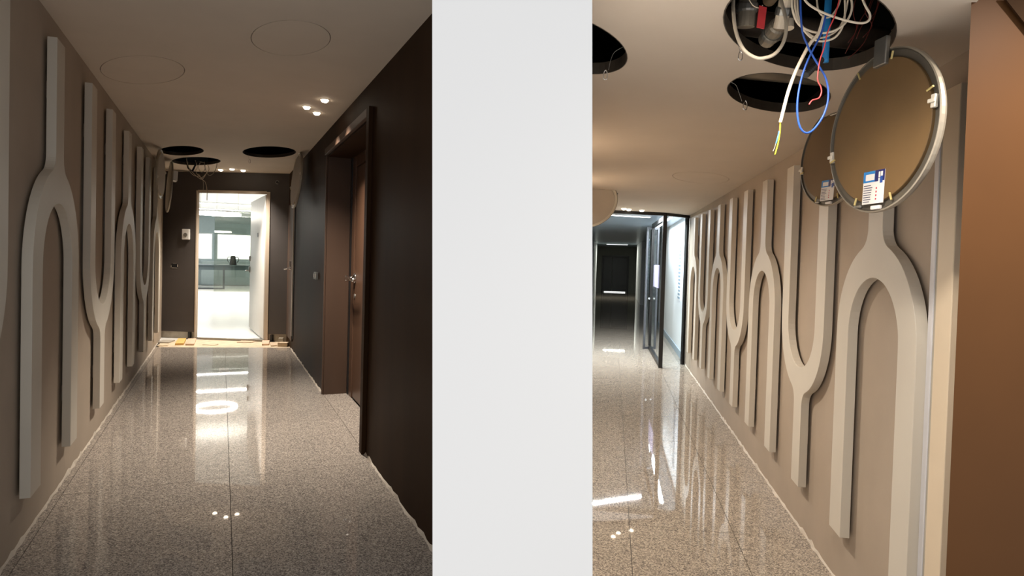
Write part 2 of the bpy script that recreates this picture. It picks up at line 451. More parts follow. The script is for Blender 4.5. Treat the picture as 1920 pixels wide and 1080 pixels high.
def place_forks(frame, sign, centres, first_inv, dims, labels, group):
    z0, z1 = dims['z0'], dims['z1']
    for k, (c, lab) in enumerate(zip(centres, labels)):
        inv = (k % 2 == 0) == first_inv
        fr = frame @ Matrix.Translation((0, c, 0))
        root = empty('fork_relief', fr, lab, 'wall relief', group)
        bm = fork_mesh(z0, z1, dims['R'], dims['w'], dims['zci'] if inv else dims['zc'], dims['fil'], dims['thick'], dims['gap'], inv, sign)
        ob = finish(bm, 'fork_body', M_fork, root, bevel=0.002)
        ob.matrix_world = fr
        for (yy, zz) in ((0, z1-0.3), (dims['R']-dims['w']/2, z0+0.35), (-dims['R']+dims['w']/2, z0+0.35)):
            zz = z0+z1-zz if inv else zz
            x0, x1 = sorted((0, sign*dims['gap']))
            s = finish(boxes((x0, x1, yy-0.03, yy+0.03, zz-0.05, zz+0.05)), 'spacer', M_greige, root)
            s.matrix_world = fr
cA = [-0.31+1.635*k for k in range(6)]
place_forks(FA, 1, cA, True, dict(z0=0.27, z1=2.86, R=0.60, w=0.21, zc=1.49, zci=1.60, fil=0.12, thick=0.05, gap=0.018),
            ['inverted fork relief cut off by the left picture edge, nearest on the left wall',
             'upright fork relief with its arch whole, nearest whole one on the left wall',
             'inverted fork relief second whole one from the camera on the left wall',
             'upright fork relief in the middle of the left wall, third whole one',
             'inverted fork relief fourth whole one along the left wall',
             'upright fork relief farthest along the left wall beside the hanging panel'], 'fork reliefs on the left wall')
cB = [0.83+1.066*k for k in range(7)]
place_forks(FB, -1, cB, False, dict(z0=0.30, z1=2.275, R=0.43, w=0.155, zc=1.305, zci=1.29, fil=0.10, thick=0.045, gap=0.016),
            ['large upright fork relief under the big hanging disc on the right wall',
             'inverted fork relief behind the second hanging disc on the right wall',
             'upright fork relief third from the bronze pillar on the right wall',
             'inverted fork relief fourth from the bronze pillar on the right wall',
             'upright fork relief fifth from the bronze pillar on the right wall',
             'inverted fork relief next to last before the glass door',
             'upright fork relief last on the right wall beside the glass door frame'], 'fork reliefs on the right wall')

# ================================================================== ROUND CEILING PANELS (closed)
M_lining = mat('dark_metal_lining', (74, 65, 55), 0.5, 0.3)
def lining(c, ax, ang, z):
    bm = bmesh.new()
    loops = [[bm.verts.new((x, y, zz)) for x, y in oval(c, ax, ang, 48, g)] for g, zz in ((1.0, z-0.001), (0.988, z-0.001), (0.988, z+0.045), (1.0, z+0.045))]
    for q in range(4):
        a, b = loops[q], loops[(q+1) % 4]
        for i in range(48): bm.faces.new((a[i], a[(i+1) % 48], b[(i+1) % 48], b[i]))
    return bm
for h in H_A.values(): finish(lining(*h, ZA), 'opening_lining', M_lining, CEIL_A)
for h in H_B: finish(lining(*h, ZB), 'opening_lining', M_lining, CEIL_B)
def flush_panel(c, ax, ang, z, label):
    root = empty('round_access_panel', Matrix.Translation((c[0], c[1], z)), label, 'ceiling panel')
    bm = prism(bmesh.new(), oval((0, 0), ax, ang, 48, 0.992), 0.0, 0.03)
    b = finish(bm, 'panel_board', M_ceil, root); b.matrix_world = root.matrix_world
    bm = bmesh.new()
    a = oval((0, 0), ax, ang, 48, 1.012); d = oval((0, 0), ax, ang, 48, 0.992)
    va = [bm.verts.new((x, y, 0.006)) for x, y in a]; vd = [bm.verts.new((x, y, 0.006)) for x, y in d]
    for i in range(48): bm.faces.new((va[i], va[(i+1) % 48], vd[(i+1) % 48], vd[i]))
    s = finish(bm, 'seam', M_seam, root); s.matrix_world = root.matrix_world
flush_panel(*P_A[0], ZA, 'closed round ceiling panel above the left fork wall')
flush_panel(*P_A[1], ZA, 'closed round ceiling panel nearest the camera, over the dark wall side')
flush_panel(*P_B[0], ZB, 'closed round ceiling panel far down the right passage')

# ================================================================== RECESSED SPOTLIGHTS
def spotlight(p, z, label, group, power, size=100, r=0.034, sr=0.03):
    fr = Matrix.Translation((p[0], p[1], z))
    root = empty('recessed_spotlight', fr, label, 'spotlight', group)
    bm = lathe(bmesh.new(), [(r*1.25, -0.0005), (r*1.25, -0.004), (r*0.98, -0.004), (r*0.98, -0.0005)], 24)
    q = finish(bm, 'bezel', M_ledring, root); q.matrix_world = fr
    bm = lathe(bmesh.new(), [(r*0.95, -0.002), (r*0.92, -0.014), (r*0.6, -0.024), (0.002, -0.028)], 24)
    q = finish(bm, 'lens', M_led, root, smooth=True); q.matrix_world = fr
    L = bpy.data.lights.new('spot_beam', 'SPOT'); L.energy = power; L.color = WARM
    L.spot_size = math.radians(size); L.spot_blend = 0.8; L.shadow_soft_size = sr
    lo = bpy.data.objects.new('spot_beam', L); COL.objects.link(lo)
    lo.parent = root; lo.location = (0, 0, -0.05)
for p, lab in zip(((-1.763, 5.911), (-2.025, 6.21), (-2.003, 6.455)), ('lit ceiling spotlight nearest the recessed brown door', 'lit ceiling spotlight leftmost of the three before the recessed door', 'lit ceiling spotlight farthest of the three before the recessed door')):
    spotlight(p, ZA, lab, 'three spotlights before the recessed door', SPOT_A)
for p, lab in zip(((-5.13, 11.2), (-4.865, 11.046), (-4.731, 11.185)), ('lit ceiling spotlight on the left of the three over the office door', 'lit ceiling spotlight in the middle of the three over the office door', 'lit ceiling spotlight on the right of the three over the office door')):
    spotlight(p, ZA, lab, 'three spotlights over the office door', SPOT_A*0.9, r=0.04)
for p, lab in zip(((1.675, 9.348), (1.885, 9.45), (1.58, 9.22)), ('lit ceiling spotlight on the left before the glass door', 'lit ceiling spotlight on the right before the glass door', 'lit ceiling spotlight half hidden behind the tilted disc')):
    spotlight(p, ZB, lab, 'spotlights before the glass door', SPOT_B, r=0.036)
for p, lab in zip(((0.52, 1.62), (0.66, 1.70), (0.62, 1.60)), ('near ceiling spotlight outside the picture, left', 'near ceiling spotlight outside the picture, right', 'near ceiling spotlight outside the picture, middle')):
    spotlight(p, ZB, lab, 'spotlights near the camera in the right passage', SPOT_B_NEAR, size=165)

for p, lab in zip(((0.30, 4.2), (0.40, 4.3), (0.36, 4.1), (0.56, 6.1), (0.66, 6.2), (0.62, 6.0)), ('added fill spotlight behind the grey pier, left of the nearer three', 'added fill spotlight behind the grey pier, right of the nearer three', 'added fill spotlight behind the grey pier, middle of the nearer three', 'added fill spotlight behind the grey pier, left of the farther three', 'added fill spotlight behind the grey pier, right of the farther three', 'added fill spotlight behind the grey pier, middle of the farther three')):
    spotlight(p, ZB, lab, 'added fill spotlights on the hidden side of the right passage', SPOT_B_FILL, size=160)  # unseen fill lamps added to brighten the right passage
spotlight((1.62, 1.24), 2.72, 'spotlight washing the bronze pillar from above', 'spotlight before the pillar', 150.0, size=150)

# ================================================================== DOORS OF THE LEFT PASSAGE
def part(root, name, bm, m, **k):
    o = finish(bm, name, m, root, **k); o.matrix_world = root.matrix_world
    return o
def sub(p, name, bm, m, **k):
    o = finish(bm, name, m, p, **k); o.matrix_world = p.matrix_world
    return o
d1 = empty('door_1', FA, 'brown recessed door with chrome lever in the dark wall', 'door', kind='structure')
part(d1, 'casing_near', boxes((WA-0.035, WA, DU0-0.10, DU0, 0, DZ+0.07)), M_bronze, bevel=0.003)
part(d1, 'casing_head', boxes((WA-0.035, WA, DU0, DU1+0.03, DZ, DZ+0.07)), M_reveal, bevel=0.003)
part(d1, 'casing_far', boxes((WA-0.02, WA, DU1, DU1+0.03, 0, DZ)), M_reveal, bevel=0.003)
part(d1, 'reveal_far', boxes((WA, WA+0.27, DU1-0.02, DU1, 0, DZ)), M_reveal)
part(d1, 'reveal_near', boxes((WA, WA+0.27, DU0, DU0+0.02, 0, DZ)), M_reveal)
part(d1, 'lintel', boxes((WA, WA+0.27, DU0+0.02, DU1-0.02, DZ-0.02, DZ)), M_bronze)
part(d1, 'frame_far', boxes((WA+0.255, WA+0.31, DU1-0.09, DU1-0.02, 0, DZ-0.02)), M_black)
part(d1, 'frame_strip', boxes((WA+0.265, WA+0.31, DU1-0.26, DU1-0.10, 0, DZ-0.02)), M_doorbrown, bevel=0.004)
part(d1, 'frame_head', boxes((WA+0.265, WA+0.31, DU0+0.02, DU1-0.28, DZ-0.14, DZ-0.02)), M_doorbrown, bevel=0.004)
lf = part(d1, 'leaf', boxes((WA+0.275, WA+0.32, DU0+0.04, DU1-0.285, 0.012, DZ-0.15)), M_doorbrown, bevel=0.004)
part(d1, 'backing', boxes((WA+0.32, WA+0.35, DU0, DU1, 0, DZ)), M_black)
hp = hit_x(666, 522, FA, WA+0.275)
bm = lathe(bmesh.new(), [(0.058, WA+0.276), (0.058, WA+0.262), (0.044, WA+0.252), (0.024, WA+0.248), (0.021, WA+0.20), (0.03, WA+0.185), (0.03, WA+0.165), (0.002, WA+0.155)], 24, 'x', (0, hp.y, hp.z))
tube(bm, [(WA+0.175, hp.y, hp.z), (WA+0.165, hp.y-0.12, hp.z+0.004), (WA+0.168, hp.y-0.28, hp.z+0.002), (WA+0.178, hp.y-0.42, hp.z-0.006)], 0.02, 12)
sub(lf, 'lever_handle', bm, M_chrome, smooth=True)
bm = lathe(bmesh.new(), [(0.028, WA+0.276), (0.028, WA+0.268), (0.002, WA+0.267)], 20, 'x', (0, hp.y, hp.z-0.2))
sub(lf, 'keyhole_rose', bm, M_steel)

# second door at the far end of the dark wall
d3 = empty('door_3', FA, 'narrow brown door at the far end of the dark wall', 'door', kind='structure')
part(d3, 'edge_profile', boxes((WA-0.03, WA, 7.60, 7.66, 0.25, 2.45)), M_caulk)
part(d3, 'shadow_strip', boxes((WA-0.012, WA, 7.55, 7.60, 0.2, 2.45)), M_black)
l3 = part(d3, 'leaf', boxes((WA-0.02, WA, 7.67, 8.60, 0.15, 2.45)), M_reveal, bevel=0.003)
h3 = hit_x(545, 503, FA, WA-0.02)
bm = lathe(bmesh.new(), [(0.03, WA-0.02), (0.03, WA-0.03), (0.012, WA-0.032), (0.012, WA-0.07), (0.002, WA-0.071)], 16, 'x', (0, h3.y, h3.z))
tube(bm, [(WA-0.065, h3.y, h3.z), (WA-0.075, h3.y-0.06, h3.z-0.005), (WA-0.12, h3.y+0.02, h3.z-0.02)], 0.01, 8)
sub(l3, 'lever_handle', bm, M_chrome, smooth=True)
bm = boxes((WA-0.05, WA-0.02, h3.y-0.02, h3.y+0.02, h3.z+0.03, h3.z+0.12))
sub(l3, 'lock_body', bm, M_chrome, bevel=0.005)

# office door at the end: pale casing and open leaf
d2 = empty('door_2', FE, 'open pale office door with wooden casing in the end wall', 'door', kind='structure')
part(d2, 'jamb', boxes((D0-0.02, D0+0.004, -0.012, 0.06, 0.0, DT+0.04)), M_trimwood, bevel=0.003)
part(d2, 'jamb', boxes((D1-0.012, D1+0.055, -0.012, 0.06, 0.0, DT+0.04)), M_trimwood, bevel=0.003)
part(d2, 'head', boxes((D0+0.012, D1-0.012, -0.012, 0.06, DT, DT+0.05)), M_trimwood, bevel=0.003)
part(d2, 'threshold', boxes((D0+0.012, D1-0.012, -0.03, 0.08, 0.0, 0.035)), M_steel)
FL = FE @ Matrix.Translation((D1-0.014, 0.07, 0)) @ Matrix.Rotation(math.radians(122.5), 4, 'Z')     # leaf runs away from the camera
lf2 = finish(boxes((0.0, 2.1, 0.0, 0.05, 0.03, DT-0.01)), 'leaf', M_white, d2, bevel=0.003); lf2.matrix_world = FL
sub(lf2, 'leaf_edge', boxes((2.101, 2.106, 0.0, 0.05, 0.03, DT-0.01)), M_trimwood)
bm = boxes((2.03, 2.11, 0.05, 0.075, 1.18, 1.30), (2.03, 2.11, 0.05, 0.075, 1.42, 1.52))
tube(bm, [(2.05, 0.07, 1.22), (2.05, 0.13, 1.22), (1.95, 0.14, 1.21)], 0.012, 8)
sub(lf2, 'lock_and_lever', bm, M_steel)
sub(lf2, 'peephole', boxes((0.9, 0.95, 0.05, 0.056, 1.9, 1.98)), M_black)

# feet under the end wall board
for x in (0.535, 2.07):
    part(WALL_END, 'foot_post', boxes((x-0.02, x+0.02, -0.02, 0.03, 0.005, 0.125), (x-0.03, x+0.05, -0.05, 0.03, 0.0, 0.012)), M_black)

# fittings on the walls
it = empty('intercom', FE, 'small white wall device with round button left of the office door', 'intercom')
part(it, 'housing', boxes((0.385, 0.52, -0.045, 0.0, 1.80, 1.99)), M_white, bevel=0.008)
part(it, 'button', lathe(bmesh.new(), [(0.036, -0.045), (0.036, -0.052), (0.030, -0.055), (0.002, -0.056)], 24, 'y', (0.455, 0, 1.885)), M_steel)
so = empty('wall_socket_box', FE, 'empty black socket box cut into the end wall below the white device', 'socket box')
part(so, 'recess', boxes((0.175, 0.285, -0.003, 0.002, 1.285, 1.36)), M_void)
part(so, 'chipped_rim', boxes((0.18, 0.28, -0.005, 0.0, 1.277, 1.285), (0.167, 0.175, -0.005, 0.0, 1.29, 1.325), (0.285, 0.293, -0.005, 0.0, 1.30, 1.345), (0.20, 0.27, -0.005, 0.0, 1.36, 1.364)), M_plaster)
hk = empty('wall_hook', FE, 'tiny round fitting high on the end wall right of the office door', 'hook')
bm = bmesh.new(); tube(bm, [(2.13+0.03*math.cos(t), -0.02, 2.87+0.03*math.sin(t)) for t in (k*math.pi/6 for k in range(11))], 0.006, 6)
part(hk, 'ring', bm, M_steel); part(hk, 'pin', boxes((2.125, 2.135, -0.02, 0.0, 2.835, 2.845)), M_steel)
sw = hit_x(595, 517, FA, WA)
so2 = empty('switch_box', FA, 'pair of open switch modules on the dark wall before the recessed door', 'switch')
for k, dy in enumerate((0.075, -0.055)):
    part(so2, 'module', boxes((WA-0.03, WA, sw.y+dy-0.035, sw.y+dy+0.035, sw.z-0.045, sw.z+0.045)), M_steel, bevel=0.004)
    part(so2, 'rocker', boxes((WA-0.036, WA-0.03, sw.y+dy-0.02, sw.y+dy+0.02, sw.z-0.025, sw.z+0.025)), M_white, bevel=0.003)

# ================================================================== OFFICE BEYOND THE END DOOR
FO = Matrix.Translation((-5.2, 11.57, 0)) @ Matrix.Rotation(ANG_A, 4, 'Z')
structure('floor', boxes((-5, 5, 0.15, 21, -0.1, -0.002)), M_whitefloor, 'white floor of the bright office', 'floor', FO)
M_offceil = mat('office_ceiling', (226, 228, 226), 0.7, var=0.02)
M_offwall = mat('office_wall', (176, 190, 194), 0.7, var=0.03)
structure('ceiling', boxes((-5, 5, 0.6, 21, 3.25, 3.35)), M_offceil, 'pale ceiling of the bright office', 'ceiling', FO)
structure('wall_office_left', boxes((-5.1, -5, 0.9, 21, 0, 3.3)), M_offwall, 'left wall of the bright office', 'wall', FO)
structure('wall_office_right', boxes((5, 5.1, -1.0, 21, 0, 3.3)), M_offwall, 'right wall of the bright office', 'wall', FO)
structure('wall_office_front', boxes((-5.1, -1.4, 0.75, 0.85, 0, 3.3), (1.2, 5.1, -0.4, -0.3, 0, 3.3), (-1.5, 1.6, 0.2, 0.3, 3.03, 3.35)), M_offwall, 'office side of the wall around the door', 'wall', FO)
WZ0, WZ1 = 1.19, 2.42
wx = [-4.6, -2.2, -0.35, 1.4, 3.2, 4.8]
bs = [(-5, 5, 20.4, 20.55, 0, WZ0), (-5, 5, 20.4, 20.55, WZ1, 3.3), (-5, -4.6, 20.4, 20.55, WZ0, WZ1), (4.8, 5, 20.4, 20.55, WZ0, WZ1)]
for x in wx[1:-1]: bs.append((x-0.09, x+0.09, 20.4, 20.55, WZ0, WZ1))
structure('wall_office_back', boxes(*bs), M_offwall, 'grey blue window wall at the back of the office', 'wall', FO)
for k in range(5):
    w = empty('window_%d' % (k+1), FO, 'overexposed office window, number %s from the left' % ('one', 'two', 'three', 'four', 'five')[k], 'window', kind='structure')
    a, b = wx[k]+0.09, wx[k+1]-0.09
    if k == 0: a = wx[0]
    if k == 4: b = wx[5]
    part(w, 'frame', boxes((a, b, 20.42, 20.5, WZ0, WZ0+0.05), (a, b, 20.42, 20.5, WZ1-0.05, WZ1), (a, a+0.04, 20.42, 20.5, WZ0+0.05, WZ1-0.05), (b-0.04, b, 20.42, 20.5, WZ0+0.05, WZ1-0.05)), M_whitewall)
    part(w, 'pane', boxes((a+0.04, b-0.04, 20.45, 20.46, WZ0+0.05, WZ1-0.05)), M_pane)
# smoked glass partition
gp = empty('glass_partition', FO, 'smoked glass partition standing in the office', 'glass partition')
gx = (FO.inverted() @ at(400.5, 545, 25.2)); gy = gx.y
part(gp, 'pane', boxes((gx.x, gx.x+1.35, gy, gy+0.012, 0.0, 3.2)), G_tint)
part(gp, 'pane', boxes((gx.x+1.36, gx.x+2.7, gy, gy+0.012, 0.0, 3.2)), G_tint)
part(gp, 'clip', boxes((gx.x+0.25, gx.x+0.6, gy-0.03, gy+0.03, 3.05, 3.2)), M_steel)
# long desk
M_desk = mat('dark_blue_grey_desktop', (70, 84, 92), 0.4, var=0.04)
M_deskleg = mat('dark_steel_leg', (66, 72, 78), 0.4)
dk = empty('long_desk', FO, 'long dark desk under the office windows', 'desk')
dy = 17.2
part(dk, 'top', boxes((-3.4, 3.6, dy-0.45, dy+0.5, 0.97, 1.02)), M_desk)
part(dk, 'apron', boxes((-3.3, 3.5, dy-0.38, dy-0.35, 0.80, 0.97)), M_desk)
for x in (-3.3, -1.35, 0.05, 1.6, 3.4):
    part(dk, 'leg', boxes((x-0.035, x+0.035, dy-0.42, dy-0.35, 0, 0.97)), M_deskleg)
part(dk, 'foot_rail', boxes((-1.315, 0.015, dy-0.42, dy-0.36, 0.0, 0.06)), M_deskleg)
kp = FO.inverted() @ at(437, 492, 27.3)
kt = empty('kettle', FO @ Matrix.Translation((kp.x, dy, 1.02)), 'dark kettle standing on the long office desk', 'kettle')
part(kt, 'body', lathe(bmesh.new(), [(0.14, 0.0), (0.145, 0.03), (0.12, 0.2), (0.095, 0.36), (0.07, 0.385), (0.002, 0.39)], 20), M_black, smooth=True)
for s in (-1, 1):
    bm = bmesh.new(); tube(bm, [(s*0.1, 0, 0.33), (s*0.2, 0, 0.32), (s*0.22, 0, 0.2), (s*0.16, 0, 0.1)], 0.014, 8)
    part(kt, 'handle', bm, M_black)
# low cabinets below the windows
for k, x0 in enumerate((-4.2, -0.9, 2.0)):
    cb = empty('low_cabinet', FO, ('grey low cabinet under the left office windows', 'grey low cabinet under the middle office window behind the desk', 'grey low cabinet under the right office windows')[k], 'cabinet', 'low cabinets under the office windows')
    part(cb, 'body', boxes((x0, x0+2.2, 19.9, 20.38, 0.02, 1.12)), M_offwall)
    for q in range(3):
        part(cb, 'cabinet_door', boxes((x0+0.02+q*0.73, x0+0.72+q*0.73, 19.88, 19.9, 0.06, 1.08)), M_offwall, bevel=0.004)
# ceiling lines and ring
M_tube = mat('light_tube', (255, 255, 255), 0.3, emit=(1.0, 0.97, 0.93), estr=6)
M_ring = mat('ring_light', (255, 250, 240), 0.3, emit=(1.0, 0.93, 0.82), estr=52)
for k, yy in enumerate((11.3, 14.6)):
    ln = empty('linear_light', FO @ Matrix.Translation((0, yy, 3.25)), ('white linear ceiling light nearer the office door', 'white linear ceiling light farther from the office door')[k], 'ceiling light', 'linear office lights')
    part(ln, 'housing', boxes((-4.0, 4.0, -0.09, 0.09, -0.05, 0.0)), M_whitewall)
    part(ln, 'diffuser', boxes((-3.98, 3.98, -0.07, 0.07, -0.062, -0.05)), M_tube)
    L = bpy.data.lights.new('line_glow', 'AREA'); L.shape = 'RECTANGLE'; L.size = 7.6; L.size_y = 0.08; L.energy = OFFICE_POWER*(1.0 if k < 1 else 0.25); L.color = (1, 0.94, 0.86)
    lo = bpy.data.objects.new('line_glow', L); COL.objects.link(lo); lo.parent = ln; lo.location = (0, 0, -0.075)
rc = at(410, 401, 17.1)
rl = empty('ring_pendant', Matrix.Translation((rc.x, rc.y, rc.z)), 'glowing ring pendant lamp inside the office', 'pendant lamp')
bm = bmesh.new(); tube(bm, [(0.52*math.cos(k*math.pi/18), 0.52*math.sin(k*math.pi/18), 0) for k in range(37)], 0.035, 8, smooth=False)
part(rl, 'ring', bm, M_ring)
for k in range(3):
    bm = bmesh.new(); a = k*2.094; tube(bm, [(0.52*math.cos(a), 0.52*math.sin(a), 0.03), (0.52*math.cos(a), 0.52*math.sin(a), 3.25-rc.z)], 0.004, 5, smooth=False)
    part(rl, 'cord', bm, M_steel)

# ================================================================== RUBBLE AT THE OFFICE THRESHOLD
M_yellow = mat('yellow_board', (226, 186, 112), 0.7, var=0.06)
M_pink = mat('pinkish_board', (222, 190, 164), 0.75, var=0.08)
M_brick = mat('beige_offcut', (204, 182, 154), 0.8, var=0.1, scale=20)
def offcut(px, py, l, w, h, rot, m, lab, name='board_offcut'):
    p = on_z(px, py, 0)
    fr = Matrix.Translation((p.x, p.y, -0.004)) @ Matrix.Rotation(math.radians(rot), 4, 'Z')
    bm = bmesh.new()
    j = lambda s: s*random.uniform(0.93, 1.05)
    poly = [(-j(l)/2, -j(w)/2), (j(l)/2, -j(w)/2), (j(l)/2, j(w)/2), (-j(l)/2, j(w)/2)]
    prism(bm, poly, 0.0, h)
    o = finish(bm, name, m, None, fr, bevel=0.003)
    tag(o, lab, 'offcut', 'offcuts at the office threshold')
offcut(339, 642, 0.13, 0.66, 0.035, 24, M_yellow, 'yellow board offcut on the screed left of the office door')
offcut(358, 642, 0.14, 0.74, 0.03, 24, M_pink, 'pinkish board offcut beside the yellow one')
offcut(311, 641, 0.20, 0.30, 0.02, 10, M_plaster, 'grey flat tile scrap at the left wall foot')
offcut(305, 648, 0.16, 0.12, 0.015, 20, M_screed, 'pale flat scrap at the corner of the left wall')
offcut(498, 644, 0.12, 0.46, 0.03, 20, M_pink, 'pinkish board offcut right of the office door')
offcut(513, 646, 0.10, 0.42, 0.02, 22, M_brick, 'beige thin offcut between the pinkish board and the block')
offcut(531, 649, 0.16, 0.12, 0.07, 4, M_brick, 'small beige block by the foot of the dark wall')
offcut(527, 642.5, 0.08, 0.10, 0.09, 12, M_plaster, 'grey rubble block behind the small beige block')
offcut(462, 641, 0.26, 0.22, 0.012, 3, M_brick, 'thin flake of screed lying before the office door')
offcut(395, 646, 0.22, 0.14, 0.01, -5, M_screed, 'flat pale flake left in front of the office door')

# ================================================================== HANGING ROUND PANELS
def disc_frame(c, yaw, tilt):
    n = Vector((math.cos(tilt)*math.cos(yaw), math.cos(tilt)*math.sin(yaw), math.sin(tilt)))
    a = Vector((0, 0, 1)).cross(n).normalized(); b = n.cross(a)
    return Matrix(((a.x, b.x, n.x, c[0]), (a.y, b.y, n.y, c[1]), (a.z, b.z, n.z, c[2]), (0, 0, 0, 1)))
M_rim = mat('dull_metal_rim', (92, 86, 76), 0.45, 0.3, var=0.12, scale=12)
M_lip = mat('aluminium_lip', (158, 148, 132), 0.4, 0.3)
M_blue1 = mat('label_blue', (30, 74, 150), 0.4); M_blue2 = mat('label_cyan_blue', (36, 122, 190), 0.4)
M_navy = mat('label_navy', (28, 34, 96), 0.4)
M_lab = mat('label_white', (224, 218, 212), 0.5); M_ink = mat('label_ink', (96, 96, 112), 0.6); M_redink = mat('label_red', (190, 60, 80), 0.6)
M_clip = mat('clear_clip', (214, 206, 190), 0.3); M_screw = mat('brass_pin', (214, 194, 130), 0.35, 0.4)
def hanging_panel(c, R, yaw, tilt, label, detail=True, back=True, box=False, sticker=True):
    """local +z is the side seen: back of the panel with metal rim when back is True"""
    fr = disc_frame(c, math.radians(yaw), math.radians(tilt))
    root = empty('hanging_round_panel', fr, label, 'ceiling panel', 'round panels hanging from the ceiling')
    d = 0.05*R
    part(root, 'rim', lathe(bmesh.new(), [(R, -d), (R*1.004, -d*0.5), (R, 0.0), (R*0.975, 0.004), (R*0.965, -0.002), (R*0.87, -0.004), (R*0.87, -d), (R*0.95, -d*1.1)], 72), M_rim if back else M_clip, smooth=False)
    part(root, 'rim_lip', lathe(bmesh.new(), [(R*1.004, -d), (R*1.010, -d*0.5), (R*1.004, 0.003), (R*0.988, 0.005), (R*0.988, -0.001), (R*1.0, -d)], 72), M_lip)
    part(root, 'board', lathe(bmesh.new(), [(R*0.885, -d*0.8), (R*0.885, 0.006), (R*0.88, 0.008), (0.002, 0.008)], 72), M_board if back else M_boardfront)
    if not detail: return root, fr
    for k, a in enumerate((20, 78, 118, 196, 250, 292)):
        t = math.radians(a); x, y = R*0.90*math.cos(t), R*0.90*math.sin(t)
        bm = bmesh.new(); u = Vector((math.cos(t), math.sin(t), 0)); tube(bm, [Vector((x, y, 0.012))-u*0.012, Vector((x, y, 0.012))+u*0.014], 0.0035, 6, smooth=False)
        part(root, 'locking_pin', bm, M_screw)
    for a in (10, 192):
        t = math.radians(a)
        bm = boxes((R*0.92*math.cos(t)-0.008, R*0.92*math.cos(t)+0.008, R*0.92*math.sin(t)-0.02, R*0.92*math.sin(t)+0.02, 0.0, 0.014), (R*0.92*math.cos(t)-0.014, R*0.92*math.cos(t)+0.014, R*0.92*math.sin(t)-0.006, R*0.92*math.sin(t)+0.006, 0.014, 0.02))
        part(root, 'clip', bm, M_clip, bevel=0.002)
    if sticker:
        s = R/0.269
        st = part(root, 'sticker', boxes((-0.05*s, 0.055*s, -0.9*R, -0.9*R+0.11*s, 0.009, 0.0105)), M_lab)
        y0 = -0.9*R
        sub(st, 'blue_header', boxes((-0.05*s, 0.008*s, y0+0.073*s, y0+0.11*s, 0.0105, 0.011)), M_blue2)
        sub(st, 'navy_header', boxes((0.008*s, 0.055*s, y0+0.073*s, y0+0.11*s, 0.0105, 0.011)), M_navy)
        sub(st, 'white_patch', boxes((-0.038*s, 0.006*s, y0+0.079*s, y0+0.100*s, 0.011, 0.0114)), M_lab)
        sub(st, 'window_mark', boxes((0.026*s, 0.034*s, y0+0.085*s, y0+0.104*s, 0.011, 0.0114), (0.037*s, 0.046*s, y0+0.089*s, y0+0.104*s, 0.011, 0.0114), (0.026*s, 0.033*s, y0+0.062*s, y0+0.083*s, 0.011, 0.0114)), M_lab)
        sub(st, 'blue_mark', boxes((0.034*s, 0.046*s, y0+0.066*s, y0+0.088*s, 0.0105, 0.0112)), M_blue1)
        bm = bmesh.new()
        for q in range(8):
            bx(bm, -0.046*s, (-0.046+0.045*random.uniform(0.7, 1))*s, y0+(0.006+0.0078*q)*s, y0+(0.0092+0.0078*q)*s, 0.0105, 0.0109)
        sub(st, 'text_lines', bm, M_ink)
        bm = bmesh.new()
        for q in range(4): bx(bm, 0.015*s, 0.021*s, y0+(0.012+0.012*q)*s, y0+(0.018+0.012*q)*s, 0.0105, 0.0109)
        sub(st, 'red_symbols', bm, M_redink)
        part(root, 'white_latch', boxes((-0.005*s, 0.04*s, -0.975*R, -0.925*R, 0.0, 0.012)), M_lab, bevel=0.003)
        part(root, 'spring', boxes((-0.095*s, -0.06*s, -0.935*R, -0.895*R, 0.0, 0.01)), M_steel, bevel=0.004)
    return root, fr
big, FBIG = hanging_panel((1.215, 2.15, 2.079), 0.269, -173.7, 1.9, 'big round panel hanging back side out by the wire filled opening')
part(big, 'hanger_tape', boxes((-0.03, 0.03, 0.215, 0.31, 0.005, 0.022)), M_steel, bevel=0.004)
sec, FSEC = hanging_panel((1.579, 3.2, 2.177), 0.250, -169.7, 4.3, 'smaller looking round panel hanging behind the big one')
part(sec, 'hanger_tape', boxes((-0.03, 0.03, 0.20, 0.265, 0.005, 0.02)), M_steel, bevel=0.004)
hanging_panel((-3.098, 9.1, 2.643), 0.395, -152.2, 5.1, 'narrow looking round panel hanging against the dark wall', sticker=False, back=False)
ed, FED = hanging_panel((-5.475, 10.2, 2.603), 0.400, -146.8+180, -3.5, 'round panel seen edge on by the bundle of wires', sticker=False, back=False, detail=False)
part(ed, 'driver_box', boxes((-0.09, 0.09, 0.10, 0.26, 0.01, 0.09)), M_white, bevel=0.01)
hanging_panel((-4.93, 8.95, 2.66), 0.34, 20, 0, 'round panel hanging flat against the left fork wall at the far end', sticker=False, back=False)
# tilted panel in the right passage, painted face down
tc_ = at(1106, 381, 7.0)
hanging_panel((tc_.x, tc_.y, tc_.z), 0.31, -80, -34, 'pale round panel tilted under its opening next to the grey pier', detail=False, back=False)

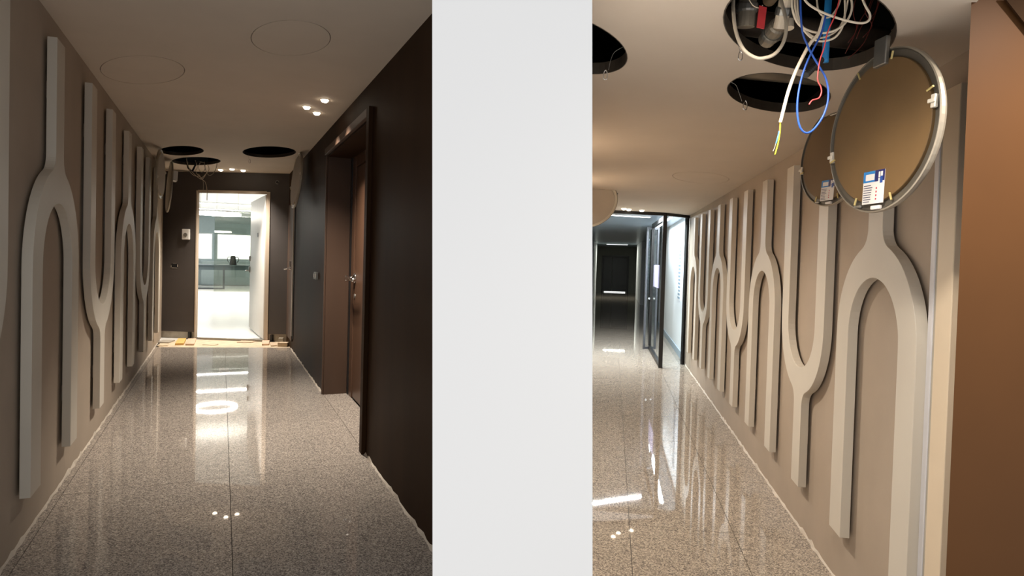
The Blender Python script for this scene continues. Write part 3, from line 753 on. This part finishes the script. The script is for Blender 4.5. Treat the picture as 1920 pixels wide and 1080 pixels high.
# ================================================================== CABLES AND SERVICES
M_cw = mat('white_cable', (224, 208, 184), 0.45); M_cg = mat('grey_cable', (176, 164, 146), 0.5); M_cb = mat('blue_cable', (24, 70, 150), 0.45)
M_cr = mat('red_wire', (196, 62, 62), 0.45); M_bp = mat('blue_pipe', (28, 118, 178), 0.45); M_yg = mat('yellow_green_core', (196, 200, 40), 0.4)
M_brn = mat('brown_core', (90, 54, 36), 0.5); M_bl2 = mat('light_blue_core', (70, 140, 210), 0.4); M_tag = mat('red_tag', (190, 50, 52), 0.5, var=0.08, scale=30)
M_dr = mat('dark_red_wire', (96, 34, 26), 0.5); M_ins = mat('pipe_insulation', (78, 66, 54), 0.7, var=0.25, scale=12); M_foil = mat('foil_duct', (150, 140, 124), 0.35, 0.5, var=0.2, scale=14, bump=0.5, bscale=20)
def cable(name, pts, depth, wpx, m, label, cat='cable', group='cables in the wired opening', seg=8):
    if not isinstance(depth, (list, tuple)): depth = [depth]*len(pts)
    P = [at(p[0], p[1], d) for p, d in zip(pts, depth)]
    c = P[0]
    bm = tube(bmesh.new(), [p-c for p in P], wpx/2/F_PX*depth[0], seg)
    o = finish(bm, name, m, None, Matrix.Translation(c), smooth=True)
    return tag(o, label, cat, group)
cable('grey_cable', [(1372, -35), (1375, -15), (1375, 20), (1380, 60), (1394, 92), (1414, 107), (1432, 109), (1454, 100), (1470, 76), (1474, 42), (1465, 2), (1457, -35)], [2.12, 2.05, 2.0, 1.97, 1.95, 1.95, 1.95, 1.95, 1.97, 2.0, 2.05, 2.1], 6.2, M_cg, 'thick grey cable hanging in a deep loop from the wired opening')
cable('white_cable', [(1500, -60), (1486, -10), (1487, 22), (1500, 48), (1530, 61), (1560, 59), (1584, 44), (1597, 18), (1594, -12), (1580, -60)], 1.98, 4.2, M_cw, 'white cable coil, outermost loop in front of the wired opening')
cable('white_cable', [(1505, -60), (1491, -10), (1494, 30), (1507, 56), (1526, 74), (1546, 77), (1568, 68), (1582, 42), (1584, 0), (1575, -60)], 2.0, 4.0, M_cw, 'white cable coil, lowest hanging loop of the wired opening')
cable('white_cable', [(1495, -50), (1507, -4), (1530, 17), (1568, 33), (1608, 43), (1627, 40), (1631, 27), (1620, 5), (1600, -50)], 1.95, 4.4, M_cw, 'white cable bending out to the right of the wired opening')
cable('white_cable', [(1530, -40), (1532, 5), (1537, 24), (1550, 33), (1562, 26), (1575, 2), (1578, -40)], 2.05, 3.4, M_cw, 'short inner white cable loop deep in the wired opening')
cable('white_cable', [(1497, -50), (1495, 0), (1500, 40), (1520, 66), (1545, 70), (1575, 50), (1590, 0), (1588, -50)], 2.03, 3.4, M_cw, 'thin white cable loop behind the coil of the wired opening')
wc = empty('power_cable', I4, 'white power cable with stripped end hanging lowest from the wired opening', 'cable', 'cables in the wired opening')
def run(pts, d, wpx): return tube(bmesh.new(), [at(p[0], p[1], d) for p in pts], wpx/2/F_PX*d, 8)
part(wc, 'sheath', run([(1545, 30), (1535, 62), (1520, 80), (1507, 103), (1491, 136), (1478, 172), (1470, 202), (1463, 230)], 1.96, 6.4), M_cw, smooth=True)
part(wc, 'earth_core', run([(1463, 228), (1462.5, 246), (1459, 268), (1453, 290)], 1.96, 2.4), M_yg, smooth=True)
part(wc, 'neutral_core', run([(1461, 246), (1458, 258), (1455, 269)], 1.96, 2.2), M_bl2, smooth=True)
part(wc, 'live_core', run([(1462, 228), (1461, 244), (1459, 254)], 1.965, 2.2), M_brn, smooth=True)
part(wc, 'bare_tip', run([(1455, 268), (1452, 278), (1449, 284)], 1.96, 1.6), M_steel, smooth=True)
cable('blue_cable', [(1548, 30), (1540, 62), (1528, 86), (1515, 112), (1503, 146), (1496, 182), (1495, 212), (1500, 238), (1511, 249), (1525, 243), (1542, 220), (1551, 195), (1553, 170), (1548, 146), (1538, 128), (1524, 105), (1514, 85), (1503, 50), (1500, -40)], 1.93, 3.8, M_cb, 'blue cable hanging in a long loop below the wired opening')
cable('red_wire', [(1582, -40), (1574, -2), (1565, 30), (1552, 60), (1545, 90), (1537, 115), (1533, 148), (1539, 163), (1540, 174), (1535, 184), (1523, 188), (1517, 196)], 1.91, 2.4, M_cr, 'thin red wire hanging with a hooked end below the wired opening', 'wire')
cable('blue_pipe', [(1558, -60), (1553, 5), (1550, 60), (1547, 117)], 2.1, 12.5, M_bp, 'thick blue pipe end standing in the wired opening', 'pipe', seg=12)
# corrugated conduit
P0, P1 = at(1540, 112, 2.05), at(1511, 141, 1.98)
bm = bmesh.new(); tube(bm, [P0.lerp(P1, k/40) for k in range(41)], 0.0095, 10, smooth=False, radii=lambda t: 0.0095+0.0015*math.sin(t*2*math.pi*10))
tag(finish(bm, 'corrugated_conduit', M_black), 'black corrugated conduit end poking out of the wired opening', 'conduit')
for k, pts in enumerate(([(1640, -30), (1630, 10), (1612, 40), (1600, 70), (1585, 100)], [(1650, -30), (1642, 20), (1618, 45), (1606, 72)], [(1628, -30), (1622, 20), (1635, 48), (1618, 70)], [(1655, -30), (1635, 5), (1628, 38), (1640, 30)], [(1612, -30), (1600, 20), (1606, 55), (1590, 80)], [(1660, -30), (1640, 30), (1620, 80), (1590, 110)])):
    cable('thin_wire', pts, 2.15+0.02*k, 1.5, M_dr, ('thin dark red wire hanging lowest at the centre right of the wired opening', 'thin dark red wire making one soft bend right of the white coil', 'thin dark red wire with a sideways kink in the wired opening', 'short dark red wire hooked back up in the wired opening', 'thin dark red wire nearest the white coil in the wired opening', 'thin dark red wire farthest right in the wired opening')[k], 'wire', 'thin dark red wires in the wired opening', 6)
tg = empty('red_tag', I4, 'red plastic tag on a cord in the wired opening', 'tag')
q = [at(1424, 10, 2.02), at(1438, 14, 2.02), at(1433, 54, 2.02), at(1419, 51, 2.02)]
bm = bmesh.new(); fa = [bm.verts.new(p) for p in q]; ba = [bm.verts.new(p+Vector((0, 0.004, 0))) for p in q]
bm.faces.new(fa); bm.faces.new(ba[::-1])
for i in range(4): bm.faces.new((fa[i], fa[(i+1) % 4], ba[(i+1) % 4], ba[i]))
part(tg, 'plate', bm, M_tag)
part(tg, 'cord', run([(1395, -20), (1410, 8), (1424, 15), (1430, 10)], 2.03, 1.8), M_cw)
# pipes and duct in the void above the big opening
def pipe(name, a, b, r, m, label, cat='pipe', rings=False):
    bm = tube(bmesh.new(), [Vector(a).lerp(Vector(b), k/20) for k in range(21)], r, 16, smooth=False, radii=(lambda t: r*(1+0.06*math.sin(t*80))) if rings else None)
    return tag(finish(bm, name, m, smooth=True), label, cat)
pipe('insulated_pipe', (0.3, 2.36, 2.56), (1.5, 2.66, 2.56), 0.05, M_ins, 'brown insulated pipe crossing the far side of the wired opening')
pipe('insulated_pipe', (0.3, 2.10, 2.66), (1.5, 2.38, 2.66), 0.055, M_ins, 'thicker brown insulated pipe crossing the middle of the wired opening')
pipe('foil_duct', (0.70, 1.7, 2.84), (0.86, 3.4, 2.84), 0.09, M_foil, 'crinkled foil duct above the left part of the wired opening', 'duct', True)
pipe('drain_pipe', (0.98, 1.7, 2.77), (1.08, 2.8, 2.77), 0.028, M_cw, 'pale drain pipe running over the wired opening', 'pipe')
pipe('drain_pipe', (0.7, 3.02, 2.56), (1.7, 3.22, 2.56), 0.045, M_foil, 'pale pipe over the second opening of the right passage', 'pipe')
pipe('insulated_pipe', (-5.2, 9.0, 3.3), (-4.3, 9.8, 3.3), 0.06, M_foil, 'foil wrapped pipe above the far left opening', 'pipe')
for k, (px, py, rr, hh, m_, lab) in enumerate(((1398, 40, 0.03, 0.16, M_foil, 'silver sleeve standing left in the wired opening'), (1463, 30, 0.022, 0.14, M_cw, 'pale slanted tube inside the grey cable loop'), (1478, 95, 0.016, 0.10, M_cw, 'small pale tube at the lower rim of the wired opening'), (1440, 5, 0.03, 0.12, M_foil, 'dull metal fitting above the red tag'))):
    p = at(px, py, 2.2 if k < 3 else 2.32)
    fr = Matrix.Translation((p.x, p.y, ZB+0.04)) @ Matrix.Rotation(math.radians((8, 28, -12, 80)[k]), 4, 'X')
    root = empty('pipe_fitting', fr, lab, 'pipe fitting', 'fittings in the wired opening')
    part(root, 'sleeve', lathe(bmesh.new(), [(rr, 0.0), (rr, hh*0.8), (rr*0.8, hh*0.85), (rr*0.8, hh)], 16), m_, smooth=False)
    part(root, 'collar', lathe(bmesh.new(), [(rr*1.15, hh*0.3), (rr*1.2, hh*0.34), (rr*1.2, hh*0.44), (rr*1.15, hh*0.48)], 16), M_steel)
# safety hooks on thin steel wires
def safety_hook(px, py, d, wire, label, s=1.0):
    root = empty('safety_hook', I4, label, 'hook', 'safety hooks of the ceiling openings')
    w, h = 3.6*s, 9*s
    pts = [(px+w*0.2, py-h), (px+w, py-h*0.3), (px+w*0.8, py+h*0.8), (px-w*0.2, py+h), (px-w, py+h*0.6), (px-w*0.7, py-h*0.4), (px+w*0.1, py-h)]
    part(root, 'carabiner', run(pts, d, 1.8*s), M_chrome, smooth=True)
    part(root, 'steel_wire', run(wire, d, 1.0*s), M_steel)
safety_hook(1135, 140, 2.35, [(1168, 88), (1152, 98), (1145, 113), (1141, 131)], 'wire safety hook at the opening next to the grey pier')
safety_hook(1388, 104, 2.2, [(1357, 34), (1368, 42), (1378, 60), (1387, 95)], 'wire safety hook at the left rim of the wired opening')
safety_hook(1397, 197, 2.85, [(1370, 154), (1380, 160), (1386, 175), (1391, 190)], 'wire safety hook at the second opening of the right passage')
safety_hook(468, 302, 8.8, [(466, 290), (466.5, 294), (467, 298)], 'small wire hook below the opening by the dark wall', 0.42)
# wires in the far left opening
LW = [([(350, 296), (351, 306), (355, 316), (360, 322), (368, 330), (378, 336), (384, 330), (388, 322)], 1.2), ([(383, 302), (384, 312), (388, 324), (393, 329), (400, 325), (405, 316), (407, 305)], 1.0),
      ([(366, 300), (370, 314), (367, 320), (371, 328), (378, 333), (386, 326), (392, 318), (389, 308)], 1.0), ([(375, 305), (372, 314), (377, 323), (384, 318), (383, 306), (374, 303)], 0.9),
      ([(372, 326), (379, 336), (385, 342), (388, 356), (388, 376)], 1.1), ([(376, 334), (381, 340), (381, 356), (377, 362)], 0.8), ([(352, 303), (354, 318), (362, 328), (372, 331)], 0.9)]
for k, (pts, wd) in enumerate(LW):
    cable('thin_cable', pts, 10.1+0.03*k, wd*1.15, M_cg if k % 2 else M_cw, ('thin pale cable in the widest low loop under the far left opening', 'thin grey cable in a round loop on the right of the far left tangle', 'thin pale cable twisting through the middle of the far left tangle', 'small grey cable ring in the far left tangle', 'thin pale cable end hanging lowest before the office door', 'short grey cable end hanging beside the lowest one', 'thin pale cable on the left side of the far left tangle')[k], 'cable', 'cables tangled below the far left opening', 6)
bmv = tube(bmesh.new(), [at(349, 300, 10.2), at(353, 315, 10.15), at(359, 321, 10.1)], 0.014, 8, False)
tag(finish(bmv, 'black_conduit', M_black), 'black conduit end leaning in the far opening of the left passage', 'conduit')
bmv = tube(bmesh.new(), [at(371, 300, 10.32), at(365, 312, 10.3), at(360.5, 321, 10.28)], 0.014, 8, False)
tag(finish(bmv, 'black_conduit', M_black), 'second black conduit end meeting it in the far left opening', 'conduit')

# ================================================================== GLASS DOOR AND CORRIDOR BEYOND
PJ, PM, PL = Vector((2.80, 10.27, 0)), Vector((2.325, 9.84, 0)), Vector((1.0, 9.55, 0))
d4 = empty('door_4', I4, 'black framed glass door standing open across the right passage', 'glass door', kind='structure')
def bar(a, b, w, z0, z1):
    d = (b-a).normalized(); n = Vector((-d.y, d.x, 0))*w/2
    return prism(bmesh.new(), [xy(a-n), xy(b-n), xy(b+n), xy(a+n)], z0, z1)
part(d4, 'header', bar(PL, PM, 0.05, ZB-0.045, ZB), M_black)
part(d4, 'header', bar(PM, PJ, 0.05, ZB-0.045, ZB), M_black)
part(d4, 'jamb', bar(PJ-Vector((0.045, 0.04, 0)), PJ, 0.04, 0, ZB-0.045), M_black)
part(d4, 'sidelight', bar(PM+(PJ-PM)*0.08, PJ-(PJ-PM)*0.1, 0.01, 0.01, ZB-0.05), G_clear)
HNG = Vector((2.62, 12.0, 0)); dl = (HNG-PM).normalized()
leaf = part(d4, 'leaf_stile', bar(PM-dl*0.03, PM+dl*0.03, 0.06, 0.0, ZB-0.045), M_black)
part(d4, 'leaf_stile', bar(HNG-dl*0.05, HNG, 0.05, 0.0, ZB-0.05), M_black)
part(d4, 'leaf_rail', bar(PM+dl*0.03, HNG-dl*0.05, 0.05, 0.01, 0.07), M_black)
part(d4, 'leaf_rail', bar(PM+dl*0.03, HNG-dl*0.05, 0.05, ZB-0.12, ZB-0.05), M_black)
part(d4, 'leaf_pane', bar(PM+dl*0.03, HNG-dl*0.05, 0.012, 0.07, ZB-0.12), G_clear)
# second narrow leaf at right angles
A2, B2 = Vector((2.49, 11.95, 0)), Vector((2.74, 12.03, 0))
d6 = empty('door_6', I4, 'narrow grey framed glass leaf behind the open glass door', 'glass door', kind='structure')
dn = (B2-A2).normalized(); M_gframe = mat('grey_metal_frame', (92, 92, 96), 0.4, 0.4)
zt = 2.28
part(d6, 'stile', bar(A2, A2+dn*0.035, 0.03, 0.0, zt), M_gframe); part(d6, 'stile', bar(B2-dn*0.035, B2, 0.03, 0.0, zt), M_gframe)
part(d6, 'rail', bar(A2+dn*0.035, B2-dn*0.035, 0.03, 0.0, 0.04), M_gframe); part(d6, 'rail', bar(A2+dn*0.035, B2-dn*0.035, 0.03, zt-0.04, zt), M_gframe)
part(d6, 'pane', bar(A2+dn*0.035, B2-dn*0.035, 0.008, 0.04, zt-0.04), G_clear)
for t in (0.32, 0.72):
    c = A2.lerp(B2, t); part(d6, 'knob', lathe(bmesh.new(), [(0.018, -0.05), (0.018, -0.02), (0.002, -0.018)], 12, 'y', (c.x, c.y, 0.95)), M_chrome)
M_paper = mat('lavender_paper', (158, 154, 184), 0.7)
tag(finish(bar(PM+dl*0.75, PM+dl*1.65, 0.02, 1.2, 1.58), 'paper_notice', M_paper), 'lavender paper notice stuck on the open glass door', 'notice')

M_metalceil = mat('metal_plank_ceiling', (170, 186, 198), 0.3, 0.3, var=0.12, scale=6, stretch=(0.3, 6, 1))
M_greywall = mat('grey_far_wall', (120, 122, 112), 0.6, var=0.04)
Y0 = 8.45
structure('wall_beyond', boxes((0.0, 0.15, Y0, 14.5, 0, ZB+0.2)), M_whitewall, 'bright white wall behind the glass door', 'wall', FB)
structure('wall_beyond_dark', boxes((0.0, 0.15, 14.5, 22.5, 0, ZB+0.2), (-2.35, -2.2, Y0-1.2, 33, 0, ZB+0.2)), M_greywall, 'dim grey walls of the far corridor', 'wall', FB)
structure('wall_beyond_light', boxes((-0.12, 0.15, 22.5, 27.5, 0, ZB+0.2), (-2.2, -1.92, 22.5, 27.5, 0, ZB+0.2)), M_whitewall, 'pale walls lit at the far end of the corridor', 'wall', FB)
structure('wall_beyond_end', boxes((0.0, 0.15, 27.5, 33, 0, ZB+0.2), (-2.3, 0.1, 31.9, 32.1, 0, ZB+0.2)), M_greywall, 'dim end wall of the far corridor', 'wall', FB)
structure('baseboard_beyond', boxes((-0.015, 0.0, Y0, 14.5, 0, 0.12)), mat('blue_grey_skirting', (150, 168, 180), 0.5), 'blue grey skirting under the bright white wall', 'baseboard', FB)
structure('ceiling', boxes((-2.3, 0.1, Y0-0.05, 33, ZB+0.02, ZB+0.12)), M_metalceil, 'blue grey metal plank ceiling beyond the glass door', 'ceiling', FB)
# directory board on the white wall
db = empty('directory_board', FB, 'narrow printed directory board on the bright white wall', 'sign')
part(db, 'sheet', boxes((-0.008, 0.0, 9.35, 9.95, 0.95, 2.05)), M_whitewall)
bm = bmesh.new()
for q in range(16):
    zz = 1.98-0.064*q; bx(bm, -0.010, -0.008, 9.42, 9.42+0.4*random.uniform(0.5, 1), zz-0.035, zz)
part(db, 'printed_lines', bm, mat('board_print', (120, 146, 164), 0.6))
part(db, 'printed_heading', boxes((-0.010, -0.008, 9.42, 9.8, 1.99, 2.04)), MATS['board_print'])
# strip lights of the far corridor
def strip(name, x0, x1, y, z, w, power, label, col=(0.9, 0.96, 1.0), frame=FB):
    root = empty(name, frame @ Matrix.Translation((0, y, z)), label, 'ceiling light')
    part(root, 'housing', boxes((x0, x1, -w/2-0.02, w/2+0.02, -0.03, 0.0)), M_whitewall)
    part(root, 'diffuser', boxes((x0+0.01, x1-0.01, -w/2, w/2, -0.04, -0.03)), mat('strip_tube' if power > 40 else 'dim_strip_tube', (255, 255, 255), 0.3, emit=(0.93, 0.97, 1.0), estr=7 if power > 40 else 1.6))
    L = bpy.data.lights.new('strip_glow', 'AREA'); L.shape = 'RECTANGLE'; L.size = x1-x0; L.size_y = w; L.energy = power; L.color = col
    lo = bpy.data.objects.new('strip_glow', L); COL.objects.link(lo); lo.parent = root; lo.location = ((x0+x1)/2, 0, -0.05)
FS = Matrix.Translation((0.9, 10.2, 0)) @ Matrix.Rotation(math.atan2(0.6, 1.4), 4, 'Z')
strip('strip_light', 0.0, 1.52, 0.0, ZB+0.02, 0.03, FAR_POWER*2.2, 'white strip light right behind the glass door header', frame=FS)
strip('strip_light', -1.5, -0.55, 26.8, ZB+0.02, 0.10, FAR_POWER*0.35, 'white strip light at the far end of the corridor', (1, 1, 0.86))
strip('strip_light', -0.30, -0.24, 10.3, ZB+0.02, 3.4, FAR_POWER*0.9, 'added fill light line washing the bright white wall')  # lamp added to brighten the wall behind the glass door
d5 = empty('door_5', FB, 'dark double door at the end of the far corridor', 'door', kind='structure')
part(d5, 'frame', boxes((-1.75, -1.68, 31.82, 31.9, 0, 1.92), (-0.42, -0.35, 31.82, 31.9, 0, 1.92), (-1.68, -0.42, 31.82, 31.9, 1.85, 1.92)), M_black)
part(d5, 'leaf', boxes((-1.67, -1.22, 31.84, 31.89, 0.06, 1.84)), mat('dark_grey_leaf', (40, 42, 42), 0.4), bevel=0.004)
part(d5, 'leaf', boxes((-1.20, -0.43, 31.84, 31.89, 0.06, 1.84)), MATS['dark_grey_leaf'], bevel=0.004)
part(d5, 'light_gap', boxes((-1.6, -0.5, 31.86, 31.88, 0.01, 0.045)), mat('daylight_gap', (255, 255, 255), 0.5, emit=(1, 1, 1), estr=1.2))
